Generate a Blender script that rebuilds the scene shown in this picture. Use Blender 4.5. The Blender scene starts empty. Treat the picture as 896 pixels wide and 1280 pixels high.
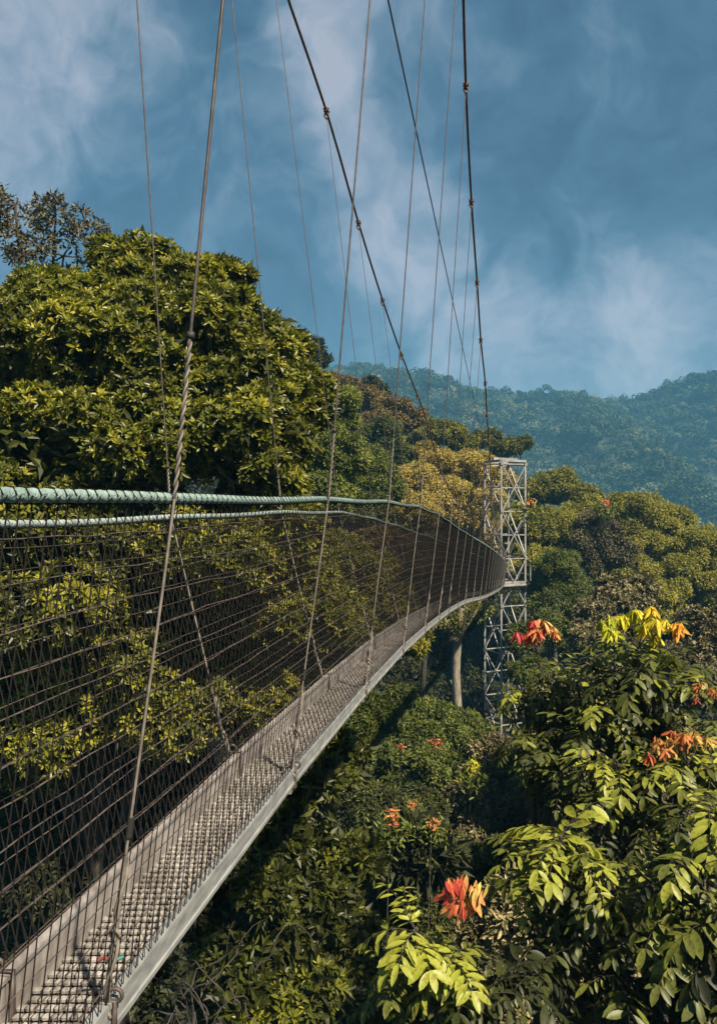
import bpy, math, random
import numpy as np
R = math.radians
rng = np.random.default_rng(11)
random.seed(5)
sc = bpy.context.scene
col = sc.collection
F = 925.0
def P(px, py, Y):
    return np.array([(px - 448.0) / F * Y, Y, (640.0 - py) / F * Y])

# ------------------------------------------------------------------ materials
def newmat(name):
    m = bpy.data.materials.new(name); m.use_nodes = True
    nt = m.node_tree; nt.nodes.clear()
    out = nt.nodes.new('ShaderNodeOutputMaterial')
    return m, nt, out
def N(nt, t, **kw):
    n = nt.nodes.new(t)
    for k, v in kw.items():
        if k.startswith('i_'):
            n.inputs[k[2:].replace('_', ' ')].default_value = v
        else: setattr(n, k, v)
    return n
def ramp(nt, stops, interp='LINEAR'):
    r = nt.nodes.new('ShaderNodeValToRGB'); cr = r.color_ramp; cr.interpolation = interp
    while len(cr.elements) < len(stops): cr.elements.new(0.5)
    for e, (p, c) in zip(cr.elements, stops):
        e.position = p; e.color = (*c, 1) if len(c) == 3 else c
    return r
def leafmat(name, stops, rough=0.5, trans=0.25, spec=0.35, noise_scale=0.0, tcol=1.4):
    m, nt, out = newmat(name)
    at = N(nt, 'ShaderNodeAttribute', attribute_name='var')
    r = ramp(nt, stops)
    tcd = N(nt, 'ShaderNodeTexCoord')
    na = N(nt, 'ShaderNodeTexNoise'); na.inputs['Scale'].default_value = .9; na.inputs['Detail'].default_value = 2
    nb = N(nt, 'ShaderNodeTexNoise'); nb.inputs['Scale'].default_value = 34; nb.inputs['Detail'].default_value = 3
    for q_ in (na, nb): nt.links.new(tcd.outputs['Object'], q_.inputs['Vector'])
    ma = N(nt, 'ShaderNodeMath', operation='MULTIPLY_ADD'); ma.inputs[1].default_value = .55; ma.inputs[2].default_value = -.275
    nt.links.new(na.outputs['Fac'], ma.inputs[0])
    mb = N(nt, 'ShaderNodeMath', operation='ADD'); nt.links.new(ma.outputs[0], mb.inputs[0]); nt.links.new(at.outputs['Fac'], mb.inputs[1])
    nt.links.new(mb.outputs[0], r.inputs['Fac'])
    rb = ramp(nt, [(.36, (.62, .5, .36)), (.5, (1, 1, 1)), (.72, (1.0, 1.0, .92))])
    nt.links.new(nb.outputs['Fac'], rb.inputs['Fac'])
    bl = N(nt, 'ShaderNodeMixRGB', blend_type='MULTIPLY'); bl.inputs['Fac'].default_value = .8
    nt.links.new(r.outputs['Color'], bl.inputs['Color1']); nt.links.new(rb.outputs['Color'], bl.inputs['Color2'])
    c = bl.outputs[0]
    b = N(nt, 'ShaderNodeBsdfPrincipled')
    b.inputs['Roughness'].default_value = rough
    b.inputs['Specular IOR Level'].default_value = spec
    nt.links.new(c, b.inputs['Base Color'])
    if trans > 0:
        t = N(nt, 'ShaderNodeBsdfTranslucent')
        g = N(nt, 'ShaderNodeMixRGB', blend_type='MULTIPLY')
        g.inputs['Fac'].default_value = 1
        g.inputs['Color2'].default_value = (tcol, tcol * 1.05, tcol * 0.5, 1)
        nt.links.new(c, g.inputs['Color1']); nt.links.new(g.outputs[0], t.inputs['Color'])
        mx = N(nt, 'ShaderNodeMixShader'); mx.inputs[0].default_value = trans
        nt.links.new(b.outputs[0], mx.inputs[1]); nt.links.new(t.outputs[0], mx.inputs[2])
        nt.links.new(mx.outputs[0], out.inputs['Surface'])
    else:
        nt.links.new(b.outputs[0], out.inputs['Surface'])
    return m
def surf(name, c1, c2=None, scale=8.0, rough=0.7, metal=0.0, bump=0.0, bscale=None, detail=4, stretch=None, spec=0.5):
    m, nt, out = newmat(name)
    tc = N(nt, 'ShaderNodeTexCoord')
    src = tc.outputs['Object']
    if stretch:
        mp = N(nt, 'ShaderNodeMapping'); mp.inputs['Scale'].default_value = stretch
        nt.links.new(src, mp.inputs['Vector']); src = mp.outputs[0]
    n = N(nt, 'ShaderNodeTexNoise'); n.inputs['Scale'].default_value = scale; n.inputs['Detail'].default_value = detail
    nt.links.new(src, n.inputs['Vector'])
    r = ramp(nt, [(0.32, c1), (0.68, c2 or c1)])
    nt.links.new(n.outputs['Fac'], r.inputs['Fac'])
    b = N(nt, 'ShaderNodeBsdfPrincipled')
    b.inputs['Roughness'].default_value = rough; b.inputs['Metallic'].default_value = metal
    b.inputs['Specular IOR Level'].default_value = spec
    nt.links.new(r.outputs['Color'], b.inputs['Base Color'])
    if bump:
        n2 = N(nt, 'ShaderNodeTexNoise'); n2.inputs['Scale'].default_value = bscale or scale * 3; n2.inputs['Detail'].default_value = 5
        nt.links.new(src, n2.inputs['Vector'])
        bp = N(nt, 'ShaderNodeBump'); bp.inputs['Strength'].default_value = bump; bp.inputs['Distance'].default_value = 0.02
        nt.links.new(n2.outputs['Fac'], bp.inputs['Height']); nt.links.new(bp.outputs[0], b.inputs['Normal'])
    nt.links.new(b.outputs[0], out.inputs['Surface'])
    return m

M = {}
M['glossy'] = leafmat('glossy_leaf', [(0, (.022, .026, .006)), (.45, (.075, .088, .011)), (.8, (.17, .18, .016)), (1, (.30, .28, .03))], .45, .3, .35)
M['mid'] = leafmat('mid_leaf', [(0, (.025, .034, .008)), (.5, (.095, .12, .018)), (1, (.22, .25, .035))], .55, .25, .3)
M['fine'] = leafmat('fine_leaf', [(0, (.016, .02, .007)), (.55, (.06, .07, .018)), (1, (.16, .18, .035))], .6, .22, .22)
M['light'] = leafmat('light_leaf', [(0, (.04, .055, .01)), (.5, (.12, .145, .022)), (1, (.26, .28, .04))], .5, .28, .3)
M['gold'] = leafmat('gold_leaf', [(0, (.11, .085, .02)), (.5, (.32, .255, .06)), (1, (.58, .46, .13))], .6, .25, .2)
M['brown'] = leafmat('brown_leaf', [(0, (.05, .036, .014)), (.5, (.14, .095, .034)), (1, (.27, .21, .05))], .6, .2, .2)
M['olive'] = leafmat('olive_leaf', [(0, (.05, .055, .01)), (.5, (.17, .17, .024)), (1, (.36, .33, .05))], .55, .28, .25)
M['dark'] = leafmat('dark_leaf', [(0, (.010, .012, .005)), (.6, (.034, .04, .012)), (1, (.085, .095, .02))], .6, .15, .25)  # kept very dark: the gully's understory shade is partly in this colour
M['dusty'] = leafmat('dusty_leaf', [(0, (.04, .034, .016)), (.5, (.12, .105, .045)), (1, (.34, .29, .15))], .5, .15, .3)
M['compound'] = leafmat('compound_leaf', [(0, (.014, .018, .007)), (.4, (.04, .048, .012)), (.7, (.09, .105, .02)), (1, (.25, .27, .035))], .45, .26, .3)
M['flush_red'] = leafmat('flush_red', [(0, (.36, .035, .06)), (.4, (.48, .07, .05)), (.7, (.55, .22, .08)), (1, (.55, .45, .12))], .5, .3, .3, tcol=.9)
M['flush_orange'] = leafmat('flush_orange', [(0, (.34, .08, .04)), (.5, (.5, .19, .06)), (1, (.5, .38, .1))], .5, .3, .3, tcol=.9)
M['flush_yellow'] = leafmat('flush_yellow', [(0, (.36, .40, .03)), (.7, (.62, .55, .04)), (1, (.7, .32, .05))], .5, .35, .3, tcol=1.0)
M['far'] = leafmat('far_leaf', [(0, (.008, .018, .012)), (.5, (.03, .05, .026)), (.85, (.07, .10, .05)), (1, (.14, .15, .09))], .6, .1, .1)  # dark and bluish: some of the distance haze is put into the colour
M['bark'] = surf('bark', (.10, .085, .065), (.26, .22, .17), 9, .9, 0, .8, 22, stretch=(1, 1, .25))
M['bark_dark'] = surf('bark_dark', (.018, .015, .011), (.055, .046, .035), 9, .9, 0, .7, 25)
M['twig'] = surf('twig', (.016, .013, .01), (.05, .042, .034), 6, .9)
M['soil'] = surf('soil', (.010, .011, .006), (.028, .026, .014), .6, .95, 0, .6, 3)
M['slope'] = surf('forest_floor', (.010, .02, .012), (.025, .035, .018), .05, .95, 0, .4, .4)
M['galv'] = surf('galvanised', (.15, .14, .13), (.27, .26, .25), 26, .42, .35, .12, 90, stretch=(3, .5, 3))
M['beam_paint'] = surf('weathered_beam', (.15, .155, .16), (.27, .275, .27), 14, .5, .2, .1, 70, stretch=(3, .7, 3))
M['kick'] = surf('kickboard', (.15, .13, .12), (.30, .275, .26), 7, .6, .1, .1, 60)
M['slat'] = surf('deck_slat', (.16, .145, .13), (.32, .295, .27), 7, .65, .05, .1, 90)
M['slot'] = surf('deck_backing', (.018, .015, .013), (.035, .03, .025), 20, .9)
M['steel'] = surf('cable_steel', (.035, .025, .022), (.085, .066, .058), 30, .6, .2)
M['rust'] = surf('cable_rusty', (.055, .028, .024), (.13, .07, .06), 25, .6, .3)
M['lowrope'] = surf('rope_pale', (.09, .078, .066), (.2, .175, .15), 30, .7)
M['net_v'] = surf('net_black', (.006, .005, .005), (.014, .011, .010), 30, .85, spec=.2)
M['net_h'] = surf('net_brown', (.022, .017, .015), (.07, .054, .048), 30, .8, spec=.25)
M['teal'] = surf('teal_rope', (.12, .18, .168), (.23, .32, .30), 40, .75, 0, .5, 220)
M['white_rope'] = surf('faded_rope', (.15, .20, .19), (.28, .33, .32), 40, .75, 0, .5, 220)
M['tower'] = surf('tower_steel', (.17, .165, .16), (.32, .31, .295), 3, .55, .15)
M['tower_low'] = M['tower']
M['black'] = surf('black_rubber', (.012, .012, .012), (.025, .022, .02), 20, .7)
M['red'] = surf('red_cord', (.14, .02, .02)); M['cyan'] = surf('teal_cord', (.03, .13, .12))

# ------------------------------------------------------------------ mesh helpers
class G:
    def __init__(s): s.v = []; s.f = []; s.a = []; s.m = []; s.n = 0
    def add(s, v, f, a=0.5, m=0):
        v = np.asarray(v, np.float32).reshape(-1, 3); f = np.asarray(f, np.int32)
        if len(v) == 0 or len(f) == 0: return
        s.v.append(v); s.f.append(f + s.n)
        s.a.append(np.broadcast_to(np.asarray(a, np.float32), (len(v),)).copy()); s.m.append(np.full(len(f), m, np.int32))
        s.n += len(v)
    def build(s, name, mats, parent=None, origin=None, smooth=False):
        me = bpy.data.meshes.new(name)
        v = np.concatenate(s.v) if s.v else np.zeros((0, 3), np.float32)
        if origin is not None: v = v - np.asarray(origin, np.float32)
        me.vertices.add(len(v)); me.vertices.foreach_set('co', v.ravel())
        loops = np.concatenate([f.ravel() for f in s.f])
        tot = np.concatenate([np.full(len(f), f.shape[1], np.int32) for f in s.f])
        start = np.concatenate([[0], np.cumsum(tot)[:-1]]).astype(np.int32)
        me.loops.add(len(loops)); me.loops.foreach_set('vertex_index', loops)
        me.polygons.add(len(tot)); me.polygons.foreach_set('loop_start', start)
        try: me.polygons.foreach_set('loop_total', tot)
        except Exception: pass
        me.polygons.foreach_set('material_index', np.concatenate(s.m))
        me.polygons.foreach_set('use_smooth', np.full(len(tot), smooth))
        at = me.attributes.new('var', 'FLOAT', 'POINT'); at.data.foreach_set('value', np.concatenate(s.a))
        me.update(calc_edges=True); me.validate()
        for m in (mats if isinstance(mats, (list, tuple)) else [mats]): me.materials.append(m)
        o = bpy.data.objects.new(name, me); col.objects.link(o)
        if parent is not None: o.parent = parent
        elif origin is not None: o.location = [float(q) for q in origin]
        return o
def empty(name, loc, label=None, cat=None, group=None):
    o = bpy.data.objects.new(name, None); col.objects.link(o); o.location = [float(q) for q in loc]
    if label: o['label'] = label; o['category'] = cat
    if group: o['group'] = group
    return o
def nrm(a): return a / np.maximum(np.linalg.norm(a, axis=-1, keepdims=True), 1e-9)
def tube(g, pts, rad, sides=6, a=0.5, m=0, cap=True, twist=0.0, lobes=0, lobeamp=0.0):
    pts = np.asarray(pts, float); n = len(pts)
    rad = np.broadcast_to(np.asarray(rad, float), (n,))
    T = nrm(np.gradient(pts, axis=0))
    u = np.cross(T[0], [0, 0, 1.0]); u = u if np.linalg.norm(u) > .05 else np.array([1.0, 0, 0]); u = u / np.linalg.norm(u)
    U = []
    for t in T:
        u = u - t * np.dot(u, t); u = u / max(np.linalg.norm(u), 1e-9); U.append(u)
    U = np.array(U); V = np.cross(T, U)
    th = np.linspace(0, 2 * np.pi, sides, endpoint=False)
    L = np.concatenate([[0], np.cumsum(np.linalg.norm(np.diff(pts, axis=0), axis=1))])
    rr = rad[:, None] * (1 + (lobeamp * np.cos(lobes * (th[None] - twist * L[:, None])) if lobes else 0) + 0 * th[None])
    v = pts[:, None] + rr[..., None] * (np.cos(th)[None, :, None] * U[:, None] + np.sin(th)[None, :, None] * V[:, None])
    i = np.arange(n - 1)[:, None] * sides; j = np.arange(sides)[None]; j2 = (j + 1) % sides
    f = np.stack([i + j, i + j2, i + sides + j2, i + sides + j], -1).reshape(-1, 4)
    g.add(v.reshape(-1, 3), f, a, m)
    if cap:
        g.add(v[0], [list(range(sides))[::-1]], a, m); g.add(v[-1], [list(range(sides))], a, m)
def segs(g, A, B, r, a=0.5, m=0):
    A = np.asarray(A, float); B = np.asarray(B, float); T = nrm(B - A)
    ref = np.where(np.abs(T[:, 2:3]) > .9, [[1.0, 0, 0]], [[0, 0, 1.0]])
    U = nrm(np.cross(T, ref)); V = np.cross(T, U)
    r = np.broadcast_to(np.asarray(r, float), (len(A),))[:, None]
    vs = []
    for Q in (A, B):
        for k in range(3):
            t = k * 2.0944
            vs.append(Q + r * (math.cos(t) * U + math.sin(t) * V))
    v = np.stack(vs, 1).reshape(-1, 3)
    b = np.arange(len(A))[:, None] * 6
    f = np.concatenate([b + np.array([[k, (k + 1) % 3, 3 + (k + 1) % 3, 3 + k]]) for k in range(3)])
    g.add(v, f, a, m)
def box(g, c, sx, sy, sz, rot=None, m=0):
    v = np.array([[x, y, z] for x in (-1, 1) for y in (-1, 1) for z in (-1, 1)], float) * np.array([sx, sy, sz]) / 2
    if rot is not None: v = v @ np.asarray(rot).T
    g.add(v + c, [[0, 1, 3, 2], [4, 6, 7, 5], [0, 4, 5, 1], [2, 3, 7, 6], [0, 2, 6, 4], [1, 5, 7, 3]], .5, m)
def beam(g, a, b, w, h=None, m=0):
    a = np.asarray(a, float); b = np.asarray(b, float); h = h or w
    T = (b - a); L = np.linalg.norm(T); T /= L
    ref = np.array([0, 0, 1.0]) if abs(T[2]) < .9 else np.array([0, 1.0, 0])
    U = np.cross(T, ref); U /= np.linalg.norm(U); V = np.cross(U, T)
    box(g, (a + b) / 2, w, L, h, np.stack([U, T, V], 1), m)
def blob(g, c, r, seed=0, a=.5, m=0, sub=6, squash=(1, 1, 1)):
    rr = np.random.default_rng(seed)
    th = np.linspace(0, np.pi, sub + 1); ph = np.linspace(0, 2 * np.pi, sub * 2, endpoint=False)
    T, Q = np.meshgrid(th, ph, indexing='ij')
    d = np.stack([np.sin(T) * np.cos(Q), np.sin(T) * np.sin(Q), np.cos(T)], -1)
    rad = r * (1 + .18 * np.sin(d[..., 0] * 7 + seed) * np.cos(d[..., 2] * 6 + seed * 2))
    v = (d * rad[..., None] * np.array(squash)).reshape(-1, 3) + c
    n = sub * 2; i = np.arange(sub)[:, None] * n; j = np.arange(n)[None]; j2 = (j + 1) % n
    g.add(v, np.stack([i + j, i + n + j, i + n + j2, i + j2], -1).reshape(-1, 4), a, m)

def leaves(g, B, D, Nn, L, W, var, droop=0.12, fold=0.18, six=True, m=0):
    D = nrm(D); S = nrm(np.cross(D, Nn)); Nn = np.cross(S, D)
    n = len(B); L = np.broadcast_to(np.asarray(L, float), (n,))[:, None]; W = np.broadcast_to(np.asarray(W, float), (n,))[:, None] / 2
    T = B + D * L - Nn * L * droop
    if six:
        r1 = B + D * L * .33 + S * W * .92 + Nn * W * fold; l1 = B + D * L * .33 - S * W * .92 + Nn * W * fold
        r2 = B + D * L * .72 + S * W * .85 + Nn * (W * fold - L * droop * .4); l2 = B + D * L * .72 - S * W * .85 + Nn * (W * fold - L * droop * .4)
        v = np.stack([B, r1, r2, T, l2, l1], 1).reshape(-1, 3)
        b = np.arange(n)[:, None] * 6
        f = np.concatenate([b + np.array([[0, 1, 2, 3]]), b + np.array([[0, 3, 4, 5]])])
        g.add(v, f, np.repeat(var, 6), m)
    else:
        r1 = B + D * L * .5 + S * W + Nn * W * fold; l1 = B + D * L * .5 - S * W + Nn * W * fold
        v = np.stack([B, r1, T, l1], 1).reshape(-1, 3)
        b = np.arange(n)[:, None] * 4
        g.add(v, b + np.array([[0, 1, 2, 3]]), np.repeat(var, 4), m)
def randdir(n, r):
    d = r.normal(size=(n, 3)); return nrm(d)

# lobes: array (n,4) centre + radius.  Sub-lobes make the uneven, clumped outline.
def sublobes(lobes, r, k=20, fr=(.26, .42), sq=.85):
    out = []
    for (x, y, z, rad) in lobes:
        d = randdir(k, r); d = d[d[:, 2] > -.75]
        q = rad * r.uniform(.62, .86, (len(d), 1))
        c = np.array([x, y, z]) + d * q * np.array([1, 1, sq])
        out.append(np.hstack([c, rad * r.uniform(fr[0], fr[1], (len(d), 1))]))
    return np.concatenate(out)
def crown_points(lobes, r, area_per_pt, k=20, fr=(.26, .42), sq=.85, back=.45, jit=.1, under=.5):
    sl = sublobes(lobes, r, k, fr, sq)
    P_, N_, V_ = [], [], []
    for (x, y, z, rad) in sl:
        n = max(3, int(4 * math.pi * rad * rad / area_per_pt))
        d = randdir(n, r)
        keep = (d[:, 2] > -.2) | (r.random(n) < under)
        c = np.array([x, y, z]); tocam = -c / np.linalg.norm(c)
        keep &= ((d @ tocam) > -.25) | (r.random(n) < back)
        d = d[keep]
        tint = r.normal(0, .12)
        P_.append(c + d * rad * r.uniform(1 - jit * 2, 1 + jit, (len(d), 1)) * np.array([1, 1, .9])); N_.append(d)
        V_.append(np.full(len(d), tint))
    Pp = np.concatenate(P_); Nn = np.concatenate(N_); Vv = np.concatenate(V_)
    inside = np.zeros(len(Pp), bool)
    for (x, y, z, rad) in sl:
        inside |= ((Pp[:, 0] - x) ** 2 + (Pp[:, 1] - y) ** 2 + (Pp[:, 2] - z) ** 2) < (rad * .8) ** 2
    for (x, y, z, rad) in lobes:
        inside |= ((Pp[:, 0] - x) ** 2 + (Pp[:, 1] - y) ** 2 + (Pp[:, 2] - z) ** 2) < (rad * .58) ** 2
    k_ = ~inside
    return Pp[k_], Nn[k_], Vv[k_], sl
def rosettes(g, Pp, Nn, Vv, r, L, W, k=9, up=.55, base=.45, spread=.2, droop=.15, six=True, tilt=(25, 80)):
    n = len(Pp)
    ax = nrm(Nn + np.array([0, 0, up]) + r.normal(0, .25, (n, 3)))
    ref = nrm(np.cross(ax, r.normal(size=(n, 3)))); ref2 = np.cross(ax, ref)
    cv = np.clip(base + Vv + r.normal(0, spread, n), 0, 1)
    for j in range(k):
        ph = 2 * np.pi * j / k * 1.0 + r.normal(0, .25, n) + j * .4
        tl = np.radians(tilt[0] + (tilt[1] - tilt[0]) * (j / max(1, k - 1)) + r.normal(0, 8, n))
        pe = np.cos(ph)[:, None] * ref + np.sin(ph)[:, None] * ref2
        D = ax * np.cos(tl)[:, None] + pe * np.sin(tl)[:, None]
        Nr = ax * np.sin(tl)[:, None] - pe * np.cos(tl)[:, None]
        Ls = L * r.uniform(.65, 1.15, n) * (.75 + .25 * j / max(1, k - 1))
        v = np.clip(cv + .12 - .28 * j / max(1, k - 1) + r.normal(0, .07, n), 0, 1)
        leaves(g, Pp + D * (L * .1), D, Nr, Ls, Ls * W / L, v, droop, six=six)
def scatter(g, Pp, Nn, Vv, r, L, W, base=.5, spread=.18, six=False, droop=.15, flat=.6, topgain=0.0):
    n = len(Pp)
    D = nrm(Nn * .5 + randdir(n, r) * .9 + np.array([0, 0, -.15]))
    Nr = nrm(Nn * .8 + np.array([0, 0, flat]) + r.normal(0, .45, (n, 3)))
    Ls = L * r.uniform(.6, 1.3, n)
    leaves(g, Pp, D, Nr, Ls, Ls * W / L, np.clip(base + Vv + r.normal(0, spread, n), 0, 1), droop, six=six)

# ------------------------------------------------------------------ terrain
def sm(a, b, x):
    t = np.clip((x - a) / (b - a), 0, 1); return t * t * (3 - 2 * t)
def gz(X, Y):
    X = np.asarray(X, float); Y = np.asarray(Y, float)
    z = -16 + 36 * sm(30, 85, Y) * np.exp(-(X + 38) ** 2 / (2 * 34.0 ** 2)) * (1 - sm(130, 230, Y))
    z = z + 5 * sm(-4, -16, X) * (1 - sm(30, 60, Y))
    z = z - 32 * sm(30, 120, X) - 45 * sm(140, 260, Y)
    z = z + .7 * np.sin(X * .31 + 1) * np.cos(Y * .27) + .35 * np.sin(X * .9) * np.sin(Y * .8 + 2)
    return z
def sheet(name, xs, ys, fz, mat, label=None):
    X, Y = np.meshgrid(xs, ys, indexing='ij'); Z = fz(X, Y)
    g = G(); ny = len(ys)
    i = np.arange(len(xs) - 1)[:, None] * ny; j = np.arange(ny - 1)[None]
    g.add(np.stack([X, Y, Z], -1).reshape(-1, 3), np.stack([i + j, i + ny + j, i + ny + j + 1, i + j + 1], -1).reshape(-1, 4))
    o = g.build(name, mat, smooth=True); o['kind'] = 'structure'
    return o
xs = np.concatenate([np.linspace(-2500, -160, 24), np.linspace(-150, 150, 151), np.linspace(160, 2500, 24)])
ys = np.concatenate([np.linspace(-1500, -70, 12), np.linspace(-60, 260, 161), np.linspace(280, 2500, 24)])
sheet('ground', xs, ys, gz, M['soil'])

ridge_x = np.array([-700, -300, -100, -11, 68, 110, 177, 196, 213, 271, 330, 450, 700, 1100.])
ridge_z = np.array([90, 110, 112, 103, 86, 84, 83, 86, 92, 97, 104, 112, 100, 60.])
def mz(X, Y):
    rz = np.interp(X, ridge_x, ridge_z)
    t = np.clip((Y - 250 + 26 * np.sin(X * .021 + .6) + 14 * np.sin(X * .05)) / 310, 0, 1)
    z = -75 + (rz + 75) * (t ** .9)
    z = z + (12 * np.sin(X * .033 + Y * .006) + 6 * np.sin(X * .083 + 1.3 + Y * .013)) * np.sin(np.pi * np.clip(t, 0, 1))
    return z - np.clip(Y - 575, 0, None) * .35
mo = sheet('mountain', np.linspace(-700, 1100, 181), np.linspace(215, 900, 120), mz, M['slope'])

# far forest : one mass
def crown_proto(seed, nl=330):
    r = np.random.default_rng(seed); g = G()
    lob = np.array([[0, 0, 0, 1.0]])
    sl = sublobes(lob, r, 8, (.36, .55), .6)
    pts = []
    for (x, y, z, rad) in sl:
        d = randdir(nl // len(sl), r); d[:, 2] = np.abs(d[:, 2]) * 1.0 - .15
        pts.append((np.array([x, y, z]) + d * rad * r.uniform(.85, 1.08, (len(d), 1)), d))
    p = np.concatenate([q[0] for q in pts]); d = np.concatenate([q[1] for q in pts])
    D = nrm(np.cross(d, r.normal(size=d.shape)) + d * .2)
    leaves(g, p - D * .1, D, d + r.normal(0, .3, d.shape), .21 * r.uniform(.6, 1.2, len(p)), .17, np.clip(r.normal(.5, .12, len(p)), 0, 1), .1, six=False)
    return np.concatenate(g.v), np.concatenate(g.f), np.concatenate(g.a)
protos = [crown_proto(s) for s in range(6)]
def forest(name, pts, rad, sq, r, mat, varoff):
    g = G()
    for i, (x, y, z) in enumerate(pts):
        v, f, a = protos[r.integers(6)]
        th = r.uniform(0, 6.28); c, s = math.cos(th), math.sin(th)
        k = rad[i]
        vv = v @ np.array([[c, s, 0], [-s, c, 0], [0, 0, 1]]) * np.array([k, k, k * sq[i]]) + np.array([x, y, z])
        g.add(vv, f, np.clip(a + varoff[i], 0, 1))
    return g.build(name, mat)
r = np.random.default_rng(3)
pp = []
for X in np.arange(-170, 430, 8.2):
    for Y in np.arange(262, 600, 8.6):
        x = X + r.uniform(-3.6, 3.6); y = Y + r.uniform(-4, 4)
        u = x / y
        if u < -.06 or u > .56: continue
        if r.random() < .06: continue
        pp.append((x, y, float(mz(x, y)) + r.uniform(2.5, 7)))
n = len(pp)
o = forest('mountain_forest', pp, r.uniform(4.2, 9.5, n), r.uniform(.7, 1.15, n), r, M['far'], r.normal(0, .3, n))
o['kind'] = 'stuff'; o['label'] = 'blue hazy rainforest covering the far mountain ridge'; o['category'] = 'forest'

# ------------------------------------------------------------------ trees
TREES = {}
def tree(name, label, cat, lobes, mat, style='scatter', L=.2, W=.08, cover=1.3, k=18, fr=(.26, .42), seed=1, trunk=None, bark='bark_dark',
         trad=.16, group=None, base=.5, spread=.18, kk=9, back=.4, sq=.85, six=False, limbs=6, up=.55, under=.5, flat=.6, extra=None, jit=.1, tilt=(25,80)):
    r = np.random.default_rng(seed)
    if lobes[0][2] > 28: L *= .74; W *= .74; jit = .2; fr = (.13, .36); k = int(k * 1.35)
    lb = np.array([[*P(px, py, Y), rp * Y / F] for (px, py, Y, rp) in lobes])
    w = lb[:, 3] ** 2
    cen = (lb[:, :3] * w[:, None]).sum(0) / w.sum()
    if trunk is None: tx, ty = cen[0], cen[1]
    else:
        q = P(trunk[0], 640, trunk[1]); tx, ty = q[0], q[1]
    tz = float(gz(tx, ty)) - .2
    org = np.array([tx, ty, tz])
    root = empty(name, org, label, cat, group)
    g = G()
    la = L * W * .62 / (1.35 if style == 'rosette' else 1.7)
    if style == 'rosette':
        Pp, Nn, Vv, sl = crown_points(lb, r, la * kk / cover, k, fr, sq, back, jit, under)
        rosettes(g, Pp, Nn, Vv, r, L, W, kk, up=up, base=base, spread=spread, six=six, tilt=tilt)
    else:
        Pp, Nn, Vv, sl = crown_points(lb, r, la / cover, k, fr, sq, back, jit, under)
        scatter(g, Pp, Nn, Vv, r, L, W, base, spread, six=six, flat=flat)
    cn = []
    for (x, y, z, rad) in sl:
        q_ = int(np.clip(rad * rad * 26 / (L * L), 8, 160)); d_ = randdir(q_, r)
        cn.append(np.array([x, y, z]) + d_ * rad * r.uniform(.2, .78, (q_, 1)))
    for (x, y, z, rad) in lb:
        q_ = int(np.clip(rad * rad * 60 / (L * L), 30, 700)); d_ = randdir(q_, r)
        cn.append(np.array([x, y, z]) + d_ * rad * r.uniform(.3, .7, (q_, 1)))
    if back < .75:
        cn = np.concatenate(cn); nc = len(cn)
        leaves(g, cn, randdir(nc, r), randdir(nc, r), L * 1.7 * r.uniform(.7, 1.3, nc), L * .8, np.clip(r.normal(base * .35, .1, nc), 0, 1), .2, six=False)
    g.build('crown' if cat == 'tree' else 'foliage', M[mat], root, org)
    # trunk with limbs reaching into the clumps
    t = G(); top = cen + np.array([0, 0, -.1 * (cen[2] - tz)])
    H = top[2] - tz
    if H < .6: top = np.array([cen[0], cen[1], tz + .6]); H = .6
    zs = np.linspace(0, 1, 9)
    bend = np.stack([np.sin(zs * 3 + seed) * .03 * H * zs, np.cos(zs * 2.3 + seed) * .02 * H * zs, 0 * zs], 1)
    tp = np.array([tx, ty, tz]) + (top - np.array([tx, ty, tz])) * zs[:, None] + bend
    tube(t, tp, trad * (1.35 - .85 * zs), 9)
    idx = np.argsort(-lb[:, 3])[:limbs]
    for i in idx:
        c = lb[i, :3]; s = tp[5 + int(r.integers(3))]
        mid = (s + c) / 2 + r.normal(0, .12, 3) * lb[i, 3] + np.array([0, 0, -.1 * lb[i, 3]])
        tt = np.linspace(0, 1, 7)[:, None]
        lp = (1 - tt) ** 2 * s + 2 * tt * (1 - tt) * mid + tt ** 2 * c
        tube(t, lp, trad * .5 * (1 - .6 * tt[:, 0]), 6)
    ns = min(len(sl), 50)
    for i in r.choice(len(sl), ns, replace=False):
        c = sl[i, :3]; j = np.argmin(((lb[:, :3] - c) ** 2).sum(1)); s = lb[j, :3]
        mid = (s + c) / 2 + r.normal(0, .1, 3) * sl[i, 3]
        tt = np.linspace(0, 1, 5)[:, None]
        lp = (1 - tt) ** 2 * s + 2 * tt * (1 - tt) * mid + tt ** 2 * c
        tube(t, lp, trad * .2 * (1 - .6 * tt[:, 0]), 5, cap=False)
    t.build('trunk' if cat == 'tree' else 'stem', M[bark], root, org, smooth=True)
    return root, org

# big glossy tree filling the left half
A = [(150,440,13,120),(180,350,13.6,62),(62,430,13,100),(-70,480,13,120),(240,450,12.5,95),(277,356,13.6,38),(268,405,13,58),(225,375,13.2,56),(332,438,12.7,50),(385,505,12.7,34),(310,470,12.5,78),(352,500,12.6,58),
     (300,560,11.5,85),(170,570,11.6,115),(30,580,11.5,110),(345,640,11.6,62),(260,720,11.6,115),(90,720,11.6,130),(-60,700,12,120),(365,760,12.4,75),
     (200,860,12.2,110),(60,890,12.2,120),(330,880,12.8,80),(-80,900,12.5,110)]
tree('broadleaf_tree', 'huge glossy-leaved tree rising behind the bridge net, filling the left of the view', 'tree', A, 'glossy', 'rosette',
     L=.145, W=.052, cover=2.2, k=21, seed=21, trad=.2, kk=9, base=.62, spread=.2, six=True, limbs=14, back=.3, trunk=(180, 13.6))
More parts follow.
